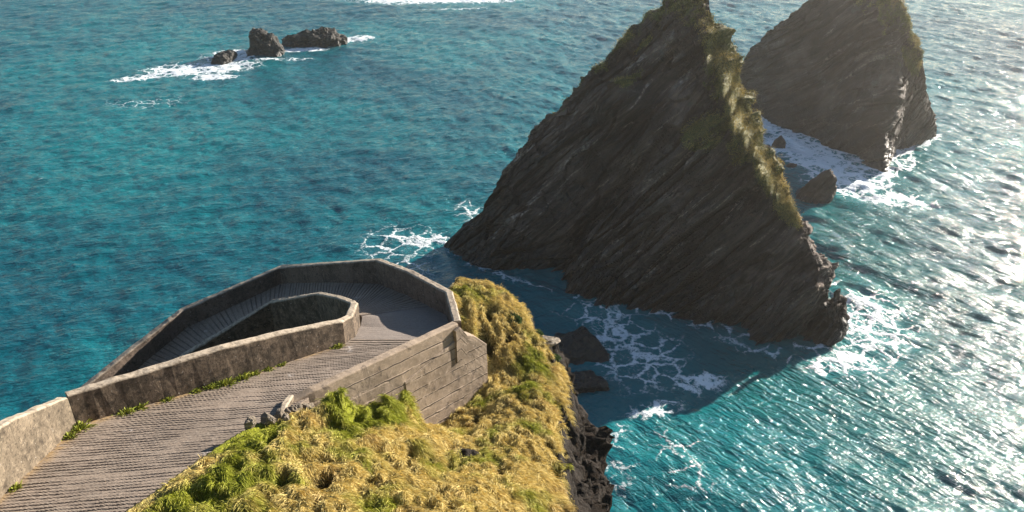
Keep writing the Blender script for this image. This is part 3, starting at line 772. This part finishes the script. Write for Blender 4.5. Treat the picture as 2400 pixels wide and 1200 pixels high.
# inner hairpin parapet: near leg, rounded end, far leg
sweep_wall('parapet_wall', [(-13.6, 20.14, 18.0, 34.44), (-9.95, 23.48, 18.0, 33.92), (-8.2, 25.35, 18.0, 33.35), (-6.62, 27.08, 18.0, 32.72), (-6.40, 28.0, 18.0, 32.4), (-6.43, 29.32, 18.0, 32.2), (-6.75, 30.35, 18.0, 31.7), (-7.6, 31.6, 18.0, 31.2), (-9.13, 33.99, 18.0, 30.0), (-12.34, 36.31, 18.0, 28.2), (-15.04, 35.0, 18.0, 27.0), (-16.66, 34.3, 18.0, 26.25), (-20.2, 30.6, 18.0, 23.9), (-23.5, 24.1, 18.0, 22.0)], 0.34, 1, M_WALL_DARK, 'lichen-dark inner parapet bending round the hairpin between upper and lower ramp', seed=2, chamfer=0.07, rough=.035)
# sea-side parapet round the loop
sweep_wall('parapet_wall', [(-2.42, 28.12, 28.0, 32.06), (-2.88, 30.31, 27.6, 32.12), (-4.9, 33.3, 27.0, 31.45), (-6.83, 36.1, 26.0, 30.56), (-10.0, 38.3, 24.6, 29.15), (-13.06, 40.3, 23.0, 27.82), (-17.85, 37.93, 21.0, 26.5), (-19.6, 35.6, 20.0, 25.75), (-21.3, 33.0, 19.0, 25.0), (-24.8, 28.0, 17, 23.2)], 0.36, -1, M_WALL_SEA, 'shaded outer parapet curving round the seaward side of the hairpin loop', seed=3, chamfer=0.07, rough=.03)
def courses(x, y): return 33.2 - 0.152 * ((x + 6.87) * .603 + (y - 22.24) * .7975)
# right retaining wall with its thicker footing and buttress
rw = sweep_wall('retaining_wall', [(-7.4, 21.7, 28.6, 33.15), (-6.87, 22.24, 28.6, 33.20), (-2.44, 28.10, 27.0, 32.08)], 0.34, -1, M_BOARD, 'tall board-marked concrete retaining wall on the right of the ramp, facing the grass', seed=4, depth_rows=70, chamfer=0.05, course_ref=courses, ledge=0.026)
sweep_wall('footing', [(-4.46, 25.55, 26.5, 31.15), (-2.41, 28.26, 26.0, 31.5), (-1.98, 28.82, 26.0, 31.1), (-1.50, 29.46, 25.5, 30.25)], 0.5, -1, M_BOARD, parent=rw, seed=5, depth_rows=70, chamfer=0.05, course_ref=courses, ledge=0.008)
sweep_wall('buttress', [(-2.36, 27.62, 30.4, 31.95), (-2.20, 27.83, 30.4, 32.0), (-1.98, 28.12, 30.4, 31.5)], 0.16, -1, M_BOARD, parent=rw, seed=6, depth_rows=8, chamfer=0.04)
# low kerb where the ramp edge is open
sweep_wall('kerb', [(-9.2, 14.3, 34.4, 35.2), (-8.63, 16.18, 34.0, 34.68), (-7.91, 18.38, 33.4, 34.10), (-7.38, 19.96, 33.0, 33.72), (-7.42, 21.66, 32.4, 33.30)], 0.22, -1, M_WALL, 'low worn concrete kerb along the grassy right edge of the ramp', 'kerb', seed=7, chamfer=0.05, rough=.05)

# ------------------------------------------------------------------ headland terrain
CTRL = [(-3.67, 25.55, 28.4), (-2.5, 27.1, 28.0), (-0.85, 29.3, 27.9), (-6.7, 21.8, 32.5), (-6.09, 22.6, 31.9), (-5.41, 23.5, 31.1), (-4.4, 24.8, 30.2),
        (2.38, 28.15, 28.1), (2.73, 30.55, 27.7), (2.04, 32.68, 27.9), (0.83, 33.74, 28.8), (0.42, 35.0, 29.0), (-1.28, 35.3, 29.65), (-2.0, 34.0, 30.0), (-2.7, 32.2, 30.5), (-1.2, 31.2, 29.0), (0.5, 31.0, 28.4), (-0.3, 26.0, 28.9), (0.54, 27.9, 28.6),
        (1.17, 18.45, 31.4), (2.6, 19.7, 30.6), (1.51, 25.35, 28.8), (-3.74, 15.14, 34.7), (-6.25, 14.77, 35.2), (-8.3, 14.6, 35.25), (-7.6, 17.5, 34.5), (-6.9, 19.6, 33.75), (-1.0, 16.0, 33.4), (-3.2, 19.5, 32.5), (-4.8, 18.5, 33.4), (-0.6, 21.0, 30.7), (-0.32, 24.0, 29.6), (-1.8, 23.3, 29.8), (-4.8, 21.8, 32.1),
        (-8.8, 10, 36.8), (-4, 9, 37.3), (1.5, 9, 36), (2.2, 13, 34)]
def rbf_fit(c):
    c = np.array(c); X = c[:, :2]; n = len(c)
    def phi(r): return np.where(r > 0, r * r * np.log(r + 1e-9), 0)
    K = phi(np.hypot(X[:, None, 0] - X[None, :, 0], X[:, None, 1] - X[None, :, 1])) + 0.02 * np.eye(n)
    Pm = np.concatenate([np.ones((n, 1)), X], 1)
    M = np.block([[K, Pm], [Pm.T, np.zeros((3, 3))]])
    w = np.linalg.solve(M, np.concatenate([c[:, 2], np.zeros(3)]))
    def ev(x, y):
        out = w[n] + w[n + 1] * x + w[n + 2] * y
        for k in range(n):
            r = np.hypot(x - X[k, 0], y - X[k, 1]); out = out + w[k] * np.where(r > 0, r * r * np.log(r + 1e-9), 0)
        return out
    return ev
TPS = rbf_fit(CTRL)
EDGE = [(1.6, -5), (1.5, 12), (1.3, 16), (1.5, 18), (1.75, 19.8), (1.75, 23.2), (2.1, 26), (2.45, 28.3), (2.5, 30.5), (2.1, 32.4), (1.5, 33.8), (0.4, 35.3), (-1.2, 35.9), (-2.4, 35.5), (-3.2, 33.5), (-3.4, 31.5)]
PIER = [(-13.9, 4), (-13.9, 20.3), (-24, 24), (-27, 25), (-25, 30), (-21.6, 33.2), (-18.2, 38.3), (-13.2, 40.7), (-6.6, 36.5), (-2.5, 30.4), (-2.1, 28.2), (-6.6, 22.2), (-7.2, 21.6), (-7.25, 19.9), (-7.8, 18.4), (-8.5, 16.2), (-9.1, 14.3), (-9.6, 4)]
LAND = EDGE + [(-7.2, 36.5), (-13.2, 40.5), (-18.8, 38.8), (-22.5, 33.4), (-28, 25), (-24, 15), (-18, 5), (-16, -5)]
WELL = [(-13.0, 21.6), (-9.7, 24.2), (-7.0, 27.4), (-6.9, 29.3), (-9.3, 33.2), (-12.2, 35.5), (-14.8, 34.4), (-19.8, 30.2), (-19.0, 25.0)]
def terrain_z(x, y, detail=True):
    z = TPS(np.clip(x, -9.5, 3.2), np.clip(y, 8, 36.5))
    # under the pier keep below the ramp
    ins = inside(x, y, PIER); dp = seg_dist(x, y, PIER, True)
    # nearest ramp height
    zr = np.full(len(x), 1e3); best = np.full(len(x), 1e9)
    for (a, b), (za, zb_) in zip(ST, STZ):
        for f in (0, .5, 1):
            px, py, pz = a[0] + (b[0] - a[0]) * f, a[1] + (b[1] - a[1]) * f, za + (zb_ - za) * f
            d = np.hypot(x - px, y - py); m = d < best; best = np.where(m, d, best); zr = np.where(m, pz, zr)
    zunder = zr - 2.6
    z = np.where(ins & (dp > 0.25), np.minimum(z, zunder), z)
    w = (x < -9.6) | ((y > 30) & (x < -3.3))
    z = np.where(w, np.minimum(z, zunder), z)
    z = np.where(inside(x, y, WELL), np.minimum(z, 19.5), z)
    dl = seg_dist(x, y, LAND, True); il = inside(x, y, LAND)
    sd_ = np.where(il, -dl, dl)                  # >0 beyond the cliff edge
    rag = 0.95 * fbm(np.stack([x * .5, y * .5, x * 0], 1), 5, 91)
    e = sd_ + rag
    fall = np.maximum(e, 0)
    z = z - 2.4 * fall - 4.6 * np.maximum(fall - 1.7, 0) - 0.7 * smooth(-1.4, 0.4, e)
    return np.maximum(z, -3.0), ins, e
def grass_tint(bx, by, hh):
    n = len(bx); z0 = bx * 0
    gn = fbm(np.stack([bx * .55, by * .55, z0 + 3], 1), 3, 83) + 0.35 * fbm(np.stack([bx * 2.2, by * 2.2, z0], 1), 3, 84)
    lush = np.exp(-((bx + 5.5) / .8) ** 2 - ((by - 21.5) / 1.3) ** 2) * .9 + np.exp(-((bx + 4.3) / .6) ** 2 - ((by - 22.8) / 1.0) ** 2) * .7 + np.exp(-((bx + 7.4) / .7) ** 2 - ((by - 17.0) / 3.0) ** 2) * .4 + .35 * np.exp(-((bx + 2.2) / .8) ** 2 - ((by - 32.5) / 1.6) ** 2) + .12 * smooth(-3, -7, bx)
    g = np.clip(smooth(-0.10, 0.42, gn * 0.8 + lush - 0.05) + rng.normal(size=n) * 0.10, 0, 1)[:, None]
    hollow_shade = np.clip(smooth(0.64, 0.36, hh + 0.12 * rng.normal(size=n)), 0, 1)[:, None]     # dark tint painted into the hollows as shade between tussocks
    straw = np.array([0.55, 0.405, 0.120]); pale = np.array([0.70, 0.58, 0.26]); green = np.array([0.245, 0.265, 0.018]); russet = np.array([0.34, 0.205, 0.075])
    v = rng.uniform(0, 1, (n, 1)); r2 = smooth(0.05, .5, fbm(np.stack([bx * .9, by * .9, z0 + 8], 1), 3, 86))[:, None]
    dry = straw * (1 - v * .6) + pale * v * .6; dry = dry * (1 - .5 * r2) + russet * .5 * r2
    dry = dry * (1 - hollow_shade) + np.array([0.080, 0.060, 0.016]) * hollow_shade
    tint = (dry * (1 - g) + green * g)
    return tint
def build_terrain():
    xs = np.concatenate([np.arange(-34, -9.5, 0.35), np.arange(-9.5, 6.5, 0.075), np.arange(6.5, 16, 0.35)])
    ys = np.concatenate([np.arange(-8, 13, 0.4), np.arange(13, 39.5, 0.075), np.arange(39.5, 52, 0.35)])
    X, Y = np.meshgrid(xs, ys, indexing='ij'); x = X.ravel(); y = Y.ravel()
    z, ins, e = terrain_z(x, y)
    grassy = (~ins) & (e < 0.6)
    # tussocks: humps stretched down the slope, with deep creases between
    wx = 0.5 * fbm(np.stack([x * .7, y * .7, x * 0], 1), 3, 61); wy = 0.5 * fbm(np.stack([x * .7, y * .7, x * 0 + 9], 1), 3, 62)
    f1, f2, rv = cells((x + wx) * 3.0 + (y + wy) * 0.9, (y + wy) * 1.75, 5)
    ca, sa = 0.36, -0.93
    al = (x + wx) * ca + (y + wy) * sa; ac = -(x + wx) * sa + (y + wy) * ca
    r1 = 1 - 2.3 * np.abs(noise(np.stack([ac * 1.75, al * 0.80, x * 0], 1), 161)); r2 = 1 - 2.3 * np.abs(noise(np.stack([ac * 3.6, al * 1.5, x * 0 + 5], 1), 162))
    hump = np.clip(0.68 * np.clip(r1, 0, 1) + 0.40 * np.clip(r2, 0, 1) - 0.08, 0, 1)
    g1, g2, gv = cells((x + wx) * 0.85, (y + wy) * 0.62, 6)
    big = np.clip(1 - g1, 0, 1)
    right = smooth(-4.5, -1.5, x)
    dz = hump * 0.82 + big * (0.42 - 0.15 * right) - 0.62
    dz += 0.16 * fbm(np.stack([x * 2.2, y * 2.2, x * 0], 1), 4, 64)
    # mounds beside the wall
    def mound(cx, cy, sx, sy, h): return h * np.exp(-((x - cx) / sx) ** 2 - ((y - cy) / sy) ** 2)
    dz += mound(-5.75, 21.7, .42, .8, .8) + mound(-5.0, 22.6, .2, .8, .5) + mound(-3.95, 24.5, .30, .6, 1.2) + mound(-4.45, 23.4, .35, .6, .6) - mound(-5.15, 21.5, .22, .8, .75) - mound(-3.3, 23.0, .5, .8, .45) - mound(-2.0, 20.0, .5, .8, .5)
    lim = smooth(0.05, 0.8, seg_dist(x, y, PIER, True))
    z = z + np.where(grassy, dz * (0.25 + 0.75 * lim), 0)
    # craggy cliff
    cl = smooth(0.2, 1.0, e)
    P = np.stack([x, y, z], 1)
    st = strata(P, BED, 0.40, 66, 1.7)
    z = z + cl * (0.7 * st + 0.8 * ridged(P * .9, 4, 67))
    P = np.stack([x + cl * 0.75 * st, y - cl * .35 * st, z], 1)
    bare = smooth(0.60, 0.75, rv) * smooth(.35, .6, f1) * 0.25
    patch = np.exp(-((x + 1.5) / .55) ** 2 - ((y - 21.6) / .8) ** 2) * .8
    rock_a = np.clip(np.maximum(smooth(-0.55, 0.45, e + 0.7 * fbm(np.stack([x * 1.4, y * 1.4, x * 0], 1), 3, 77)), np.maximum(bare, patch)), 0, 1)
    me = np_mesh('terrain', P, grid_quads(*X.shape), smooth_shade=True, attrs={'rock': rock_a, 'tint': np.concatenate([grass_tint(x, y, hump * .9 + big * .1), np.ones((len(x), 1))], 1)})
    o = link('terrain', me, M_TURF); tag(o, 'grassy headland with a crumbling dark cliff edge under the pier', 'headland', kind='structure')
    return xs, ys, P.reshape(*X.shape, 3), grassy.reshape(X.shape), e.reshape(X.shape), rock_a.reshape(X.shape), (hump * .9 + big * .1).reshape(X.shape)
xs_, ys_, TP, TG, TE, TR, TH = build_terrain()

def build_grass():
    i0 = np.searchsorted(xs_, -9.4); i1 = np.searchsorted(xs_, 4.5); j0 = np.searchsorted(ys_, 13.1); j1 = np.searchsorted(ys_, 38)
    P = TP[i0:i1, j0:j1]; ok = TG[i0:i1, j0:j1] & (TR[i0:i1, j0:j1] < 0.55) & (TE[i0:i1, j0:j1] < 0.35)
    N = grid_normals(P); N *= np.sign(N[..., 2:3])
    H = TH[i0:i1, j0:j1]
    p = P[ok]; nrm = N[ok]; hh = H[ok]
    # denser on the humps
    w = 0.006 + np.clip(hh - .33, 0, 1) ** 1.1; w = w / w.sum()
    nt = 62000; idx = rng.choice(len(p), nt, p=w); k = 7; idx = np.repeat(idx, k); n = len(idx)
    b = p[idx] + rng.normal(size=(n, 3)) * np.array([.06, .06, .01]) - nrm[idx] * 0.03
    bx, by = b[:, 0], b[:, 1]; z0 = b[:, 2] * 0
    # flow: downslope, swirled by noise, same for neighbours
    down = np.stack([nrm[idx][:, 0], nrm[idx][:, 1], z0], 1)
    ang = 1.7 * fbm(np.stack([bx * .6, by * .6, z0], 1), 3, 81) - 1.2
    flow = np.stack([np.cos(ang) * .8, np.sin(ang) * .8, z0], 1)
    d = nrm[idx] * 0.26 + down * 0.55 + flow * 0.95 + rng.normal(size=(n, 3)) * 0.12
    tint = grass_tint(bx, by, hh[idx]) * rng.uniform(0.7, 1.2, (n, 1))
    ln = rng.uniform(0.08, 0.22, n) * (0.6 + 0.9 * hh[idx]) * (0.8 + 0.8 * smooth(-.1, .4, fbm(np.stack([bx * .4, by * .4, z0 + 5], 1), 3, 88)))
    o = blades_mesh('grass', b, d, ln, rng.uniform(.004, .009, n), tint, rng.uniform(.15, .45, n), M_BLADE)
    tag(o, 'long dry straw and green grass covering the headland', 'grass', kind='stuff')
build_grass()

# ------------------------------------------------------------------ weeds along the inner wall, stones along the ramp edge
def weed(loc, size, seed, label, parent=None):
    r = np.random.default_rng(seed); n = int(160 * size / .3)
    c = np.array(loc)
    b = c + r.normal(size=(n, 3)) * np.array([size * .3, size * .3, 0.005]); b[:, 2] = loc[2] - 0.02
    d = (b - c) * 1.6 / size + np.array([0, 0, 0.8]) + r.normal(size=(n, 3)) * .35
    tint = np.array([0.145, 0.175, 0.020]) * r.uniform(.6, 1.5, (n, 1)) + np.array([0.09, 0.05, 0.0]) * r.uniform(0, 1, (n, 1)) ** 2
    o = blades_mesh('weed_clump', b, d, r.uniform(.45, 1.0, n) * size * .95, r.uniform(.012, .024, n), tint, r.uniform(.1, .5, n), M_BLADE)
    tag(o, label, 'weeds', 'weeds along the inner wall')
seg_pts = [(-13.3, 15.84), (-13.6, 20.14), (-9.95, 23.48), (-6.61, 27.1)]
WEEDS = [(0.10, 0.22, -1, 'weed tuft at the foot of the sunlit near parapet, beside the frame edge'),
         (0.80, 0.26, 0, 'weed clump with brown stalks at the near parapet foot before the wall corner'), (0.93, 0.34, 0, 'bright green weed clump in the wall corner'),
         (1.28, 0.28, 1, 'broad flat weed patch first past the wall corner'), (1.36, 0.26, 1, 'second weed patch past the wall corner, against the dark parapet'), (1.55, 0.22, 1, 'low weed tuft halfway before the tall weeds on the dark parapet'),
         (1.74, 0.22, 1, 'small green weed at the left end of the leafy row'), (1.84, 0.26, 1, 'weed clump left of the tallest one in the leafy row'), (1.94, 0.34, 1, 'tallest leafy weed clump midway along the dark parapet'), (2.07, 0.30, 2, 'leafy weed right of the tallest clump'),
         (2.17, 0.25, 2, 'round green weed farther along the dark parapet'), (2.28, 0.22, 2, 'small weed tuft in the far part of the row'), (2.40, 0.2, 2, 'tiny weed tuft next to last toward the hairpin'), (2.90, 0.26, 2, 'lone green weed at the end of the dark parapet by the hairpin')]
for k, (t, size, _, lab) in enumerate(WEEDS):
    size *= 1.1
    i = min(int(t), 2); f = t - i
    x = seg_pts[i][0] * (1 - f) + seg_pts[i + 1][0] * f; y = seg_pts[i][1] * (1 - f) + seg_pts[i + 1][1] * f
    dx, dy = seg_pts[i + 1][0] - seg_pts[i][0], seg_pts[i + 1][1] - seg_pts[i][1]; l = math.hypot(dx, dy)
    x += dy / l * size * .45; y += -dx / l * size * .45
    weed((x, y, zpath(x, y)), size, 700 + k, lab)

STONES = [(-8.55, 16.9, .16, 'small pale stone low on the grassy ramp edge'), (-7.75, 19.1, .20, 'white lichened stone at the corner of the kerb'), (-7.35, 19.5, .22, 'grey stone beside the white one on the bank'), (-7.15, 20.05, .20, 'blocky stone at the kerb foot above the white one'),
          (-7.05, 20.4, .18, 'upright stone in the rubble under the kerb'), (-6.98, 20.8, .21, 'tan stone midway up the rubble under the kerb'), (-6.95, 21.15, .18, 'narrow stone near the top of the rubble'), (-6.85, 21.5, .22, 'larger stone at the top of the rubble by the wall end'),
          (-6.75, 21.8, .17, 'last small stone against the retaining wall end'), (-6.9, 19.75, .17, 'loose stone lying in the grass below the rubble')]
for k, (x, y, r_, lab) in enumerate(STONES):
    zz = terrain_z(np.array([x]), np.array([y]))[0][0] + 0.12
    rock('stone', (x, y, zz + 0.05), (r_ * 1.1, r_ * 0.8, r_ * 1.2), 800 + k, lab, 'stones along the ramp edge', mat=M_STONE, sub=4, rough=.3, wetline=0.2, rotz=k * 1.3)

rock('ledge_stone', (1.75, 33.1, 27.75), (0.8, 0.45, 0.2), 901, 'flat pale stone slab jutting from the headland rim toward the water', mat=M_STONE, sub=4, rough=.25, wetline=0.2, rotz=.2)
def cushion(loc, size, seed, label):
    r = np.random.default_rng(seed); n = 2600
    v = r.normal(size=(n, 3)); v[:, 2] = np.abs(v[:, 2]); v /= np.linalg.norm(v, axis=1, keepdims=True)
    z0 = terrain_z(np.array([loc[0]]), np.array([loc[1]]))[0][0] - 0.05
    b = np.array([loc[0], loc[1], z0]) + v * np.array([size, size, size * .75]) * r.uniform(.75, 1.0, (n, 1)) * (1 + .25 * noise(v * 2.5, seed))[:, None]
    tint = np.array([0.060, 0.105, 0.028]) * r.uniform(.6, 1.6, (n, 1))
    o = blades_mesh('cushion_plant', b, v + r.normal(size=(n, 3)) * .45, r.uniform(.06, .12, n), r.uniform(.018, .03, n), tint, r.uniform(.1, .4, n), M_BLADE)
    tag(o, label, 'plant', 'round green cushion plants')
cushion((0.05, 33.0), .42, 911, 'round dark green cushion plant in the grass beyond the retaining wall')
cushion((1.95, 33.6), .45, 912, 'green cushion plant at the very rim of the headland beside the pale slab')
cushion((1.2, 34.3), .36, 913, 'smaller green cushion on the rim nearest the headland tip')

# ------------------------------------------------------------------ sea air lit by the low sun
def build_haze():
    bm = bmesh.new(); bmesh.ops.create_cube(bm, size=1.0)
    for v in bm.verts: v.co = Vector((v.co.x * 6400, v.co.y * 6400 + 900, 24.0 + v.co.z * 57.0))
    me = bpy.data.meshes.new('haze'); bm.to_mesh(me); bm.free()
    m = bpy.data.materials.new('sea_haze'); m.use_nodes = True; t = m.node_tree
    t.nodes.remove(t.nodes['Principled BSDF'])
    v = t.nodes.new('ShaderNodeVolumePrincipled')
    v.inputs['Color'].default_value = (1.0, 0.93, 0.84, 1); v.inputs['Density'].default_value = 0.00020; v.inputs['Anisotropy'].default_value = 0.74
    t.links.new(v.outputs[0], t.nodes['Material Output'].inputs['Volume'])
    o = link('haze', me, m); tag(o, 'thin bright sea haze under the low sun', 'haze', kind='stuff')
build_haze()
